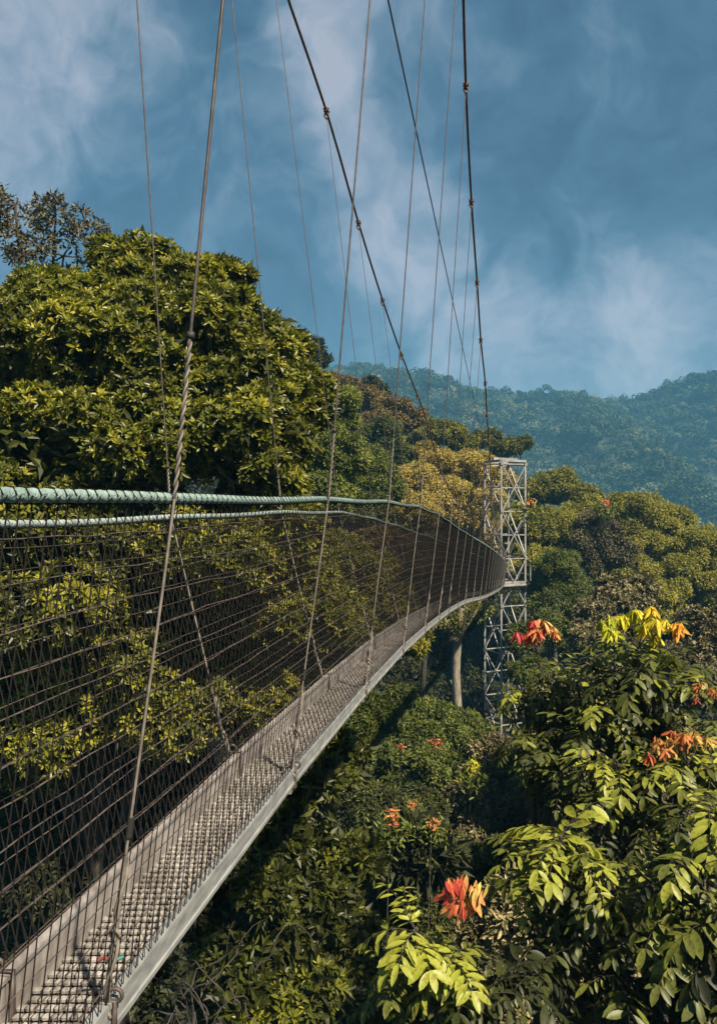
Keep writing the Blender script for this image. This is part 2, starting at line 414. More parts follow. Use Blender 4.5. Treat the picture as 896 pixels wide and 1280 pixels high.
# airy tree, top left
rt, org = tree('airy_tree', 'thin airy tree with bare dark branches, at the top left behind the big glossy tree', 'tree',
     [(20,256,21,38),(70,272,21.5,33),(108,280,21,28),(-15,300,21,44),(45,315,21,34),(120,296,21.5,17),(-40,250,21,44),(80,320,21.5,30)],
     'dusty', L=.16, W=.055, cover=.5, k=16, seed=5, trad=.16, base=.22, spread=.15, six=True, back=.8, trunk=(5, 21), fr=(.18,.4))

# --- left hillside
tree('dark_bush_tree', 'small dark rounded tree poking above the shoulder of the big glossy tree', 'tree', [(388,438,62,22),(400,450,62,14),(372,446,62,16)], 'dark', L=.3, W=.15, cover=1.3, seed=31, base=.6)
tree('leafy_tree', 'mid-green tree directly right of the big glossy tree on the slope', 'tree', [(410,515,30,42),(385,560,30,50),(425,570,29,40),(400,620,29,45),(372,640,28,40)], 'mid', L=.17, W=.07, cover=1.4, seed=32, base=.6, k=22, fr=(.2,.34))
tree('leafy_tree', 'pale green rounded tree under the reddish-brown crowns', 'tree', [(460,590,38,36),(440,620,38,36),(478,615,38,28),(455,640,37,30)], 'light', L=.2, W=.08, cover=1.4, seed=33, base=.35, k=22, fr=(.2,.34))
tree('leafy_tree', 'tall dark-green tree standing in the notch between pale green and golden crowns', 'tree', [(478,545,52,28),(470,580,52,26),(492,570,52,24)], 'mid', L=.24, W=.1, cover=1.4, seed=34, base=.4, k=20)
tree('rusty_tree', 'upper reddish-brown crown on the hill crest', 'tree', [(432,488,70,24),(455,500,70,26),(415,480,70,20)], 'brown', L=.34, W=.16, cover=1.4, seed=35, base=.5, sq=.6, k=22, fr=(.2,.34))
tree('rusty_tree', 'lower reddish-brown crown sloping down the hill crest toward the golden tree', 'tree', [(490,512,66,26),(515,528,66,26),(535,542,66,18),(470,530,64,26)], 'brown', L=.34, W=.16, cover=1.4, seed=36, base=.55, sq=.6, k=22, fr=(.2,.34))
tree('dark_crest_tree', 'dark green crown sticking up from the reddish-brown crest', 'tree', [(463,482,76,14),(475,490,76,13)], 'dark', L=.34, W=.16, cover=1.3, seed=37, base=.7)
tree('golden_tree', 'broad golden-olive crown behind the tower, spreading in flat tiers', 'tree',
     [(520,600,50,32),(552,582,51,30),(590,582,51,32),(560,620,48,34),(600,625,50,34),(520,640,46,34),(575,650,48,34),(620,600,52,26),(495,625,47,26),(535,565,52,20),(610,665,50,26)],
     'gold', L=.2, W=.1, cover=1.5, seed=38, base=.5, sq=.55, k=30, fr=(.16,.28), trad=.3)
tree('leafy_tree', 'olive tree above the golden crown, left of two small flat-topped trees', 'tree', [(548,540,62,22),(530,552,62,20),(566,545,62,20),(582,556,62,16)], 'olive', L=.3, W=.14, cover=1.4, seed=39, base=.4, k=20)
tree('flat_topped_tree', 'small flat-topped tree on the crest just left of the tower top', 'tree', [(598,550,70,17),(615,545,70,13),(622,556,70,14)], 'olive', L=.32, W=.12, cover=1.2, seed=40, base=.35, sq=.5)
tree('flat_topped_tree', 'small flat-topped tree on the crest directly above the tower top, against blue forest', 'tree', [(640,558,74,18),(655,553,74,12),(625,565,74,14)], 'olive', L=.32, W=.12, cover=1.2, seed=41, base=.25, sq=.5)
tree('brown_olive_tree', 'dull brown-olive crown showing through the net below the golden tree', 'tree', [(500,700,36,50),(545,700,38,40),(470,690,34,40),(600,700,46,30)], 'brown', L=.24, W=.1, cover=1.3, seed=42, base=.35, k=22)
tree('leafy_tree', 'green tree seen through the net between the second and fourth hanger ropes', 'tree', [(430,720,24,58),(475,770,24,56),(430,800,22,56),(500,790,26,44)], 'olive', L=.17, W=.06, cover=1.4, seed=43, base=.45, k=24, fr=(.2,.34))
# --- behind and under the far bridge end
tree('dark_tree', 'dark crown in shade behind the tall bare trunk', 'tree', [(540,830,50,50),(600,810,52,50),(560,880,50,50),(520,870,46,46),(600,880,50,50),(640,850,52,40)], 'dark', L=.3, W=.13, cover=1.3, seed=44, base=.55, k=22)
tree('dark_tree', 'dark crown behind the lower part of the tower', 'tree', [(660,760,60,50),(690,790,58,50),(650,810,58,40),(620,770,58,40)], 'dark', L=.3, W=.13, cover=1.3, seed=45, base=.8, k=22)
# --- right-hand group
tree('leafy_tree', 'long sloping green crown right beside the tower top', 'tree', [(680,610,66,26),(705,612,66,28),(735,632,66,26),(665,620,66,24),(725,655,64,34)], 'olive', L=.3, W=.13, cover=1.4, seed=51, base=.5, k=24, fr=(.2,.34))
tree('leafy_tree', 'green crown with orange new shoots touching the right side of the tower', 'tree', [(690,665,48,40),(665,660,48,30),(672,705,47,34),(715,650,49,26)], 'olive', L=.22, W=.09, cover=1.5, seed=52, base=.55, k=24, fr=(.2,.34))
tree('leafy_tree', 'rounded bright green crown low beside the tower', 'tree', [(697,715,40,34),(690,745,40,34),(710,735,40,30)], 'light', L=.17, W=.07, cover=1.5, seed=53, base=.25, k=26, fr=(.18,.3))
tree('dark_red_tree', 'brownish dark crown wedged between the olive crowns, small red flush at its top', 'tree', [(748,660,46,30),(735,690,45,34),(765,690,45,30)], 'dusty', L=.22, W=.1, cover=1.4, seed=54, base=.2, k=22)
tree('leafy_tree', 'large domed olive crown, highest at the right against the blue forest', 'tree', [(800,650,52,40),(835,665,52,36),(775,640,53,28),(815,700,50,40),(780,720,50,40)], 'olive', L=.23, W=.1, cover=1.5, seed=55, base=.6, k=28, fr=(.18,.32))
tree('leafy_tree', 'spreading olive crown at the right edge below the large domed one', 'tree', [(870,690,47,40),(850,730,46,44),(895,740,46,44),(900,710,47,30),(820,760,44,36)], 'olive', L=.2, W=.09, cover=1.5, seed=56, base=.65, k=28, fr=(.18,.32))
tree('pale_leaved_tree', 'sparse tree with greyish cream leaves above the yellow new leaves', 'tree', [(765,745,34,30),(790,765,33,30),(745,770,33,28),(800,735,34,20),(770,800,32,34),(730,800,31,26)], 'dusty', 'rosette', L=.2, W=.085, cover=1.0, seed=57, base=.72, k=20, kk=6, six=True)
tree('leafy_tree', 'yellow-green crown filling the gap beyond the red-tipped plant', 'tree', [(690,790,34,34),(655,800,33,26),(720,770,35,30),(660,840,30,26)], 'light', L=.17, W=.07, cover=1.4, seed=58, base=.2, k=24)
tree('leafy_tree', 'brownish-green crown at the right edge beyond the yellow flush', 'tree', [(880,800,28,44),(850,840,27,40),(900,860,26,44),(860,790,29,30),(830,800,30,36)], 'dusty', 'rosette', L=.17, W=.07, cover=1.2, seed=59, base=.5, k=20, kk=6, six=True)

# --- gully crowns, lower centre
tree('fine_leaved_tree', 'bright fine-leaved green crown right under the bridge beam', 'tree', [(478,905,22,56),(525,915,22,48),(560,935,22,40),(445,945,21,52),(505,960,21,48),(550,975,21,40)], 'light', L=.13, W=.045, cover=1.4, seed=61, base=.22, k=26, fr=(.18,.32), six=True)
tree('fine_leaved_tree', 'layered pale green crown at the foot of the bare trunk', 'tree', [(575,905,26,28),(545,895,26,28),(600,915,26,20),(570,935,25,26)], 'light', L=.13, W=.045, cover=1.5, seed=62, base=.45, sq=.5, k=26, fr=(.18,.32))
tree('glossy_shrub', 'glossy green bush tight under the walkway at mid-span of the near part', 'shrub', [(385,985,10,46),(345,1040,9.5,44),(420,950,11,40),(330,1110,9,36),(385,1060,10,40),(400,1130,9.5,46),(350,1170,9.2,46),(440,1080,10,40),(290,1190,9,40),(380,1230,9,50),(310,1260,8.6,44),(440,1180,9.6,40)], 'glossy', 'rosette', L=.13, W=.045, cover=1.2, seed=63, base=.38, k=16, kk=8, six=True, trad=.03)
tree('fine_leaved_tree', 'dim olive crown between the glossy bush and the red-flushed plant', 'tree', [(470,1040,16,60),(430,1110,15,60),(500,1110,16,50),(400,1170,14,60),(520,1020,17,40)], 'fine', L=.1, W=.035, cover=1.4, seed=64, base=.35, k=24, fr=(.18,.32), six=True)
tree('brownish_shrub', 'brown-green fine crown left of the dangling compound leaves', 'tree', [(620,960,20,46),(665,950,20,44),(640,1010,19,52),(590,1010,19,40),(680,1010,18,44),(600,1060,18,44)], 'dusty', L=.11, W=.042, cover=1.5, seed=65, base=.5, k=26, fr=(.16,.3), six=True)
tree('fine_leaved_tree', 'dark fine-leaved crown at the bottom under the walkway', 'tree', [(350,1200,12,70),(420,1250,12,70),(300,1250,12,60),(490,1200,14,60),(360,1290,12,60)], 'fine', L=.09, W=.033, cover=1.3, seed=66, base=.25, k=24, fr=(.18,.32), six=True)
tree('strap_leaved_shrub', 'dark bush with long strap-like leaves in the middle of the gully', 'shrub', [(520,1050,14,34),(545,1080,14,34),(500,1075,14,28)], 'dark', 'rosette', L=.26, W=.045, cover=1.2, seed=67, base=.7, k=12, kk=10, six=True, trad=.06)
tree('fine_leaved_tree', 'grey-green small-leaved crown above the red flush', 'tree', [(590,1090,15,46),(545,1140,14,44),(640,1080,15,40),(640,1140,13,44)], 'fine', L=.085, W=.034, cover=1.4, seed=68, base=.55, k=24, fr=(.18,.32), six=True)
tree('shady_tree', 'dull brown-green crown filling the bottom right behind the drooping leaves', 'tree', [(700,1180,11,90),(800,1120,12,90),(620,1240,11,80),(860,1240,11,90),(760,1020,13,80),(860,980,14,70),(740,900,17,70)], 'dusty', L=.13, W=.05, cover=1.3, seed=69, base=.6, k=22, six=True)
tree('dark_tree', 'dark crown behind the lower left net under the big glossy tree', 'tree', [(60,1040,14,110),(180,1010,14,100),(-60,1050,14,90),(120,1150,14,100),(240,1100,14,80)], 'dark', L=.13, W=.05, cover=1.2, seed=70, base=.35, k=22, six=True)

# tall bare trunk beneath the far deck
def bare_trunk():
    Y = 38
    top = P(573, 760, Y); bx = P(576, 640, Y)[0]; bz = float(gz(bx, Y)) - .2
    org = np.array([bx, Y, bz]); root = empty('bare_trunk_tree', org, 'tall pale bare trunk with a small leafy top just under the far deck', 'tree')
    g = G(); z = np.linspace(0, 1, 14)
    p = org + (top - org) * z[:, None] + np.stack([.18 * np.sin(z * 7), 0 * z, 0 * z], 1)
    tube(g, p, .26 - .06 * z, 12)
    q = P(563, 850, Y); s = p[8]
    tube(g, [s, (s + q) / 2 + [0, 0, -.1], q], [.12, .09, .06], 7)
    for k in range(7):
        e = top + np.array([random.uniform(-1.6, 1.8), random.uniform(-1, 1), random.uniform(-.2, 1.2)])
        tube(g, [p[11], (p[11] + e) / 2 + [0, 0, -.2], e], [.09, .06, .02], 6)
    g.build('trunk', M['bark'], root, org, smooth=True)
    g = G(); rr = np.random.default_rng(4)
    lb = np.array([[*P(a, b, Y), c * Y / F] for a, b, c in ((560,772,18),(580,770,18),(600,762,14),(572,788,12))])
    Pp, Nn, Vv, sl = crown_points(lb, rr, .012, 14); scatter(g, Pp, Nn, Vv, rr, .2, .09, .3)
    g.build('crown', M['olive'], root, org)
bare_trunk()

# undergrowth mass on the gully floor
def undergrowth():
    r = np.random.default_rng(9); g = G(); n = 90000
    Y = 4 + 62 * r.random(n) ** 1.1; X = (r.uniform(-.62, .62, n)) * (Y + 8)
    h = .9 * (np.sin(X * 1.7) * np.sin(Y * 1.5) + 1) * r.random(n) + .1
    Z = gz(X, Y) + h
    Pp = np.stack([X, Y, Z], 1); Nn = nrm(np.stack([r.normal(0, .5, n), r.normal(0, .5, n), np.ones(n)], 1))
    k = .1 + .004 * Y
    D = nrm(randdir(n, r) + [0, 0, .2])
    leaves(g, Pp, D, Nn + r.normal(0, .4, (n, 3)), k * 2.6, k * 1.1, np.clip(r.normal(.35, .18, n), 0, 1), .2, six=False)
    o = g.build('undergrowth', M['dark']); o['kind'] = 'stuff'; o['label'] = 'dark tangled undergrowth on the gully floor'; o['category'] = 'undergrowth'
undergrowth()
# woods that read as one mass: hillside behind the left crowns and valley slope to the right
def woods(name, n, xr_, yr_, test, mat, label, rr_, seed):
    r = np.random.default_rng(seed); pts = []
    while len(pts) < n:
        x = r.uniform(*xr_); y = r.uniform(*yr_)
        if test(x, y): pts.append((x, y, float(gz(x, y)) + r.uniform(3, 6)))
    o = forest(name, pts, r.uniform(*rr_, len(pts)), r.uniform(.7, 1.1, len(pts)), r, mat, r.normal(0, .12, len(pts)))
    o['kind'] = 'stuff'; o['label'] = label; o['category'] = 'forest'
woods('hillside_woods', 420, (-60, 26), (62, 150), lambda x, y: x < 12 + (y - 62) * .1 and x > -.04 * y, M['olive'], 'mixed green woods on the hillside behind the golden tree', (2.6, 4), 12)
woods('valley_woods', 420, (10, 120), (62, 230), lambda x, y: x / y < .62 and x / y > .14, M['far'], 'woods dropping away into the valley at the right', (2.8, 4.5), 13)

# dry twigs beneath the near beam
def twigs():
    r = np.random.default_rng(8); c = P(230, 1230, 7.5); tz = float(gz(c[0], c[1])) - .1; org = np.array([c[0], c[1], tz])
    root = empty('dry_vine_tangle', org, 'tangle of dry leafless grey vines below the near end of the beam', 'vines')
    g = G()
    for k in range(26):
        p = P(r.uniform(170, 330), r.uniform(1200, 1330), r.uniform(6.8, 8.4)); d = randdir(1, r)[0] * .5 + [0, 0, .8]
        pts = [p]
        for j in range(14):
            d = nrm(d + r.normal(0, .35, 3) + [0.02, 0, -.02]); pts.append(pts[-1] + d * .075)
        tube(g, pts, np.linspace(.008, .0025, 15), 5)
    for k in range(7):
        a = org + r.normal(0, .15, 3) * [1, 1, 0]; b = P(r.uniform(190, 300), 1290, 7.5)
        tt = np.linspace(0, 1, 12)[:, None]
        tube(g, a + (b - a) * tt + .12 * np.sin(tt * 9 + k), .02, 6)
    g.build('stem', M['twig'], root, org)
twigs()

# ------------------------------------------------------------------ compound leaved plants in the foreground right
def cplant(label, clusters, flushes, tr, seed, name='compound_leaved_tree'):
    """clusters (px,py,Y,size_m,nleaves,base,ll)  flushes (px,py,Y,w_m,h_m,matkey)"""
    r = np.random.default_rng(seed)
    q = P(tr[0], 640, tr[1]); tz = float(gz(q[0], q[1])) - .2; org = np.array([q[0], q[1], tz])
    root = empty(name, org, label, 'tree')
    g = G(); t = G()
    cl2 = []; gain = .2 if seed in (101, 102, 103) else .06  # gain lightens leaf tint, most on the upper plants, to look sunlit
    for c in clusters:
        cl2.append((c[0], c[1], c[2], c[3] * .85, c[4], c[5] + gain, c[6] * .84))
        for q_ in range(3):
            cl2.append((c[0] + r.uniform(-42, 42), c[1] + r.uniform(-15, 50), c[2] + r.uniform(-.1, .6), c[3] * .7, max(6, c[4] - 4), c[5] * r.uniform(.3, 1.0) + gain, c[6] * r.uniform(.6, .84)))
    clusters = cl2
    cs = [P(c[0], c[1], c[2]) for c in clusters]
    topz = min(c[2] for c in cs) - .9
    tp = org + np.array([0, 0, 1.0]) * (topz - tz) * np.linspace(0, 1, 8)[:, None] + np.stack([.15 * np.sin(np.linspace(0, 5, 8)), 0 * np.arange(8), 0 * np.arange(8)], 1)
    tube(t, tp, np.linspace(.14, .07, 8), 8)
    for c, P0 in zip(clusters, cs):
        size, nl, base, ll = c[3], c[4], c[5], c[6]
        s = tp[-1]; mid = np.array([(s[0] + P0[0]) / 2, (s[1] + P0[1]) / 2 + .1, P0[2] - .6 * abs(P0[2] - s[2]) - .1])
        tt = np.linspace(0, 1, 9)[:, None]
        tube(t, (1 - tt) ** 2 * s + 2 * tt * (1 - tt) * mid + tt ** 2 * P0, np.linspace(.04, .012, 9), 6)
        for j in range(nl):
            az = 2 * np.pi * j / nl * 2.4 + r.normal(0, .3); el = r.uniform(-.45, 1.15)
            d = np.array([math.cos(az) * math.cos(el), math.sin(az) * math.cos(el), math.sin(el)])
            p = P0 + r.normal(0, .05, 3) * size - np.array([0, 0, 1]) * r.uniform(0, .35) * size; st = size / 12 * r.uniform(.85, 1.15); pts = [p]
            lfv = base + r.normal(0, .16) + .12 * d[2]; lsc = r.uniform(.55, 1.2)
            for k in range(12):
                d = nrm(d + np.array([0, 0, -.10]) + r.normal(0, .03, 3)); pts.append(pts[-1] + d * st)
            pts = np.array(pts); tube(t, pts, np.linspace(.0035, .0012, 13), 4, cap=False)
            B, D, Nn, Ls, Vv = [], [], [], [], []
            for k in range(2, 13, 2 if ll > .09 else 1):
                T = nrm(pts[min(k + 1, 12)] - pts[k - 1]); S = nrm(np.cross(T, [0, 0, 1.0]) + 1e-4); U = np.cross(S, T)
                for sd in (-1, 1):
                    dd = nrm(S * sd * .9 + T * .55 + np.array([0, 0, -.25]) + r.normal(0, .2, 3))
                    B.append(pts[k] + dd * .01); D.append(dd); Nn.append(nrm(U + r.normal(0, .15, 3) + np.array([0, 0, .2]))); Ls.append(ll * lsc * r.uniform(.62, 1.15) * (.75 + .3 * math.sin(k / 12 * 2.6))); Vv.append(lfv + r.normal(0, .06))
            T = nrm(pts[-1] - pts[-2]); B.append(pts[-1]); D.append(T); Nn.append(nrm(np.cross(nrm(np.cross(T, [0, 0, 1.0]) + 1e-4), T))); Ls.append(ll); Vv.append(lfv)
            blade(g, np.array(B), np.array(D), np.array(Nn), np.array(Ls), np.array(Ls) * r.uniform(.3, .4), np.clip(Vv, 0, 1))
    g.build('leaves', M['compound'], root, org, smooth=True)
    t.build('trunk', M['bark_dark'], root, org, smooth=True)
    for (px, py, Y, w, h, mk, nn) in flushes:
        f = G(); t2 = G(); c = P(px, py, Y); n = nn
        if mk == 'star':
            up = r.random(n) < .3
            n = 84; fan = r.normal(0, .5, n); up = r.random(n) < .3
            B = c + np.stack([np.clip(fan, -1, 1) * w * .42, r.normal(0, .035, n), np.where(up, .05, -.05 + .16 * np.abs(fan)) * h], 1) + r.normal(0, .012, (n, 3))
            D = np.stack([fan * np.where(up, .5, .8), r.normal(0, .3, n), np.where(up, 1.0, -.75)], 1); mk2 = 'flush_red'
            D = nrm(D + r.normal(0, .12, D.shape)); L = h * r.uniform(.26, .5, n) * np.where(up, 1.25, 1)
        else:
            mk2 = mk; nt_ = max(6, int(w / .032)); per = 18; n = nt_ * per
            tx_ = np.linspace(-.5, .5, nt_) + r.normal(0, .07, nt_); tu = np.stack([tx_ * w, r.normal(0, .09, nt_), h * (.38 - 1.0 * tx_ ** 2 + r.normal(0, .16, nt_))], 1)
            for q_ in range(nt_):
                tube(t2, [c + [0, .05, -h * .6], c + tu[q_] * [.7, 1, .6] + [0, .02, 0], c + tu[q_]], [.006, .004, .003], 5)
            B = c + np.repeat(tu, per, 0) + r.normal(0, .012, (n, 3))
            tv = np.repeat(r.normal(0, .16, nt_), per)
            D = nrm(np.stack([r.normal(0, .42, n), r.normal(0, .42, n), -r.uniform(.25, 1.1, n)], 1)); L = h * r.uniform(.22, .46, n)
        S = nrm(np.stack([-D[:, 1], D[:, 0] * 0 + r.normal(0, .5, n) - .9, 0 * n + r.normal(0, .1, n)], 1))
        vv = np.clip(.5 + (B[:, 0] - c[0]) / w * .8 + r.normal(0, .17, n) + (tv if mk != 'star' else 0), 0, 1)
        blade(f, B, D, S, L, L * .27, vv)
        f.build('young_leaves', M[mk2], root, org, smooth=True)
        if t2.v: t2.build('twig', M['bark_dark'], root, org)
    return root
def blade(g, B, D, Nn, L, W, var, m=0):
    """an oblong leaflet: 3 columns x 6 rows with a folded midrib and drooping tip"""
    D = nrm(D); S = nrm(np.cross(D, Nn)); Nn = np.cross(S, D); n = len(B)
    L = L[:, None]; W = W[:, None] / 2
    prof = [(0, .08), (.16, .6), (.38, .95), (.62, 1.0), (.84, .68), (1, .05)]
    rows = []
    for t, w in prof:
        c = B + D * L * t - Nn * L * (.16 * t * t)
        rows += [c - S * W * w + Nn * W * w * .28, c, c + S * W * w + Nn * W * w * .28]
    v = np.stack(rows, 1).reshape(-1, 3); b = np.arange(n)[:, None] * 18; f = []
    for k in range(5):
        o_ = 3 * k
        f += [b + np.array([[o_, o_ + 1, o_ + 4, o_ + 3]]), b + np.array([[o_ + 1, o_ + 2, o_ + 5, o_ + 4]])]
    g.add(v, np.concatenate(f), np.repeat(var, 18), m)

cplant('compound-leaved tree with a red and yellow hanging flush, just right of the tower foot',
       [(675,830,8.2,.52,12,.34,.17),(655,860,8.3,.42,8,.55,.16),(700,880,8,.5,9,.2,.17),(690,930,8,.5,9,.22,.17)],
       [(672,797,8,.40,.3,'flush_red',34)], (690, 8.3), 101)
cplant('tall compound-leaved tree crowned by a wide yellow hanging flush',
       [(800,815,7.4,.6,13,.45,.2),(770,850,7.5,.45,9,.4,.19),(835,860,7.4,.5,9,.5,.2),(745,860,7.6,.42,10,.85,.17),(730,900,7.5,.5,10,.42,.18),(790,900,7.6,.5,9,.3,.18),(760,885,7.3,.45,11,.55,.15),(830,905,7.4,.45,11,.5,.15),(700,945,7.3,.45,11,.45,.15),(665,925,7.6,.4,10,.4,.15),(860,830,7.8,.42,9,.5,.15),(720,850,7.8,.4,9,.6,.15)],
       [(800,786,7.3,.66,.34,'flush_yellow',62)], (800, 7.8), 102)
cplant('compound-leaved tree with orange flushes among yellow-green leaflets at the right edge',
       [(770,950,6.8,.48,11,.72,.17),(850,950,6.7,.5,10,.6,.17),(890,960,6.6,.5,10,.66,.17),(800,1010,6.8,.5,10,.4,.17),(740,980,7,.5,10,.25,.17),(850,1020,6.8,.5,9,.3,.17),(880,900,7,.4,8,.5,.15)],
       [(826,940,6.6,.2,.26,'flush_orange',14),(862,935,6.5,.28,.26,'flush_orange',18),(880,868,7,.22,.16,'flush_orange',12),(795,985,6.9,.14,.14,'flush_orange',7)], (850, 7.3), 103)
cplant('bright green compound-leaved cluster hanging at centre right above the dark hollow',
       [(700,1045,5.6,.52,14,.86,.18),(690,1090,5.7,.48,11,.62,.18),(735,1080,5.6,.4,8,.7,.17),(705,1130,5.8,.45,9,.42,.18)],
       [], (730, 6.2), 104)
cplant('low compound-leaved plant with one flame-red upright flush above lime leaflets',
       [(520,1160,5.2,.46,13,.92,.17),(560,1195,5.2,.4,9,.7,.16),(500,1230,5.3,.5,10,.4,.17),(580,1240,5.2,.5,10,.25,.17),(640,1215,5.4,.45,8,.2,.16)],
       [(577,1127,5.1,.27,.26,'star',48)], (540, 5.7), 105)
cplant('compound-leaved tree with large drooping leaflets at the right edge of the view',
       [(885,1010,5.4,.42,11,.85,.17),(870,1080,5.2,.5,12,.72,.19),(900,1130,5.1,.5,12,.6,.19),(830,1120,5.4,.45,10,.45,.18),(850,1190,5.3,.5,10,.42,.18),(895,1220,5.2,.5,10,.35,.18),(780,1215,5.5,.5,9,.28,.17),(720,1200,5.7,.5,8,.25,.17),(760,1270,5.5,.5,9,.25,.17),(860,1275,5.3,.5,9,.3,.18)],
       [], (880, 6.2), 106)

# small orange and red new shoots on gully crowns, each on its own seedling tree
def shoot(px, py, Y, s, mk, label, seed):
    r = np.random.default_rng(seed); c = P(px, py, Y); tz = float(gz(c[0], c[1])) - .1; org = np.array([c[0], c[1], tz])
    root = empty('flushing_sapling', org, label, 'sapling')
    s *= .62; g = G(); n = 40
    D = nrm(np.stack([r.normal(0, .6, n), r.normal(0, .4, n), -.3 + r.normal(0, .5, n)], 1)); B = c + r.normal(0, .25, (n, 3)) * s
    blade(g, B, D, nrm(r.normal(0, .5, (n, 3)) + [0, -1, .5]), np.full(n, s * .45), np.full(n, s * .13), np.clip(r.normal(.5, .25, n), 0, 1))
    g.build('young_leaves', M[mk], root, org)
    g = G(); n = 220; B = c + np.array([0, .1, -.9]) * s + r.normal(0, .6, (n, 3)) * s * [1.3, 1, 1]
    blade(g, B, randdir(n, r) + [0, 0, -.1], nrm(r.normal(0, .5, (n, 3)) + [0, 0, 1]), np.full(n, s * .5), np.full(n, s * .15), np.clip(r.normal(.45, .2, n), 0, 1))
    g.build('leaves', M['mid'], root, org)
    t = G(); tt = np.linspace(0, 1, 8)[:, None]; tube(t, org + (c - org) * tt + .1 * np.sin(tt * 6), np.linspace(.03, .008, 8), 6); t.build('stem', M['bark_dark'], root, org)
shoot(545, 927, 19.5, .42, 'flush_red', 'sapling with two-tone red tips right below the layered pale crown', 1)
shoot(502, 933, 19.5, .28, 'flush_red', 'sapling with a small dull red tip in the bright fine-leaved crown', 2)
shoot(516, 1005, 15.5, .3, 'flush_orange', 'sapling with orange tips above the strap-leaved bush, upper one', 3)
shoot(490, 1022, 13.4, .42, 'flush_orange', 'sapling with dull orange tips at the left of the strap-leaved bush', 4)
shoot(541, 1028, 13.4, .3, 'flush_orange', 'sapling with yellow-orange tips at the right of the strap-leaved bush', 5)
shoot(590, 958, 18, .5, 'flush_yellow', 'sapling with yellow tips at the left edge of the brown-green crown', 6)
shoot(663, 628, 42, .9, 'flush_orange', 'sapling with orange tips against the right side of the tower', 7)
shoot(758, 628, 44, .8, 'flush_red', 'sapling with a salmon-red tip above the brownish dark crown', 8)

# ------------------------------------------------------------------ bridge
ND = .21 + 1.51 * np.arange(-1, 30)                      # hanger stations
cY = np.array([-1.3, .21, 1.72, 3.23, 4.74, 6.25, 7.76, 9.27, 10.78, 12.3, 13.8, 17.3, 24.5, 44.0])
cX = np.array([-.98, -.72, -.443, -.147, .179, .507, .83, 1.14, 1.445, 1.78, 2.12, 3.01, 4.66, 8.80])
cZ = np.array([.02, .03, .032, .056, .067, .047, -.02, -.12, -.23, -.34, -.46, -.79, -1.42, -3.12])
def herm(xk, yk):
    d = np.gradient(yk, xk)
    def f(x):
        x = np.asarray(x, float); i = np.clip(np.searchsorted(xk, x) - 1, 0, len(xk) - 2)
        h = xk[i + 1] - xk[i]; t = (x - xk[i]) / h
        return (2*t**3-3*t**2+1)*yk[i] + (t**3-2*t**2+t)*h*d[i] + (-2*t**3+3*t**2)*yk[i+1] + (t**3-t**2)*h*d[i+1]
    return f
fX, fZ = herm(cY, cX), herm(cY, cZ)
nX, nZ = fX(ND), fZ(ND)
def railR(Y): return np.stack([np.interp(Y, ND, nX), Y, np.interp(Y, ND, nZ) - .006 * np.sin(np.pi * (Y - .21) / 1.51) ** 2], -1)
def railL(Y): return railR(Y) + np.array([-.655, 0, -.05]) + np.stack([0 * Y, 0 * Y, .004 * np.sin(Y * 2.1) - .03 * np.exp(-(Y - 3.4) ** 2 / 2.5)], -1)
HD = 1.205
HW = .108
def deckC(Y):  # deck centre line, top surface
    return np.stack([np.interp(Y, ND, nX) - .268, Y, np.interp(Y, ND, nZ) - HD], -1)
YA, YB = -1.3, 44.0
borg = np.array([*deckC(np.array([YA]))[0]])
bridge = empty('canopy_bridge', borg, 'narrow suspended canopy walkway with black netting and teal top ropes, curving away to the tower', 'bridge')
def sweep(g, path, prof, m=0):
    path = np.asarray(path); T = nrm(np.gradient(path, axis=0)); S = nrm(np.cross(T, [[0, 0, 1.0]])); U = np.cross(S, T)
    prof = np.asarray(prof); k = len(prof)
    v = path[:, None] + prof[None, :, 0, None] * S[:, None] + prof[None, :, 1, None] * U[:, None]
    n = len(path); i = np.arange(n - 1)[:, None] * k; j = np.arange(k)[None]; j2 = (j + 1) % k
    g.add(v.reshape(-1, 3), np.stack([i + j, i + j2, i + k + j2, i + k + j], -1).reshape(-1, 4), .5, m)
    g.add(v[0], [list(range(k))[::-1]], .5, m); g.add(v[-1], [list(range(k))], .5, m)
# side beams in ladder-like sections, butted with a 5 mm gap at every second hanger
profR = [(0, -.042), (.028, -.042), (.028, -.03), (.024, -.026), (.024, .012), (.028, .016), (.028, .03), (0, .03)]
profL = [(-.02, -.04), (0, -.04), (0, .078), (.008, .084), (.008, .094), (-.02, .094)]
for side, prof, mat, lab in ((1, profR, 'beam_paint', None), (-1, profL, 'kick', None)):
    g = G()
    for a in range(0, 30, 2):
        y0 = ND[a] + .003; y1 = ND[min(a + 2, 30)] - .003
        ym = ND[min(a + 1, 30)]
        ys_ = np.unique(np.array([y0, (y0 + ym) / 2, ym, (ym + y1) / 2, y1]))
        sweep(g, deckC(ys_) + np.array([side * HW, 0, 0]), prof)
    g.build('side_beam', M[mat], bridge, borg)
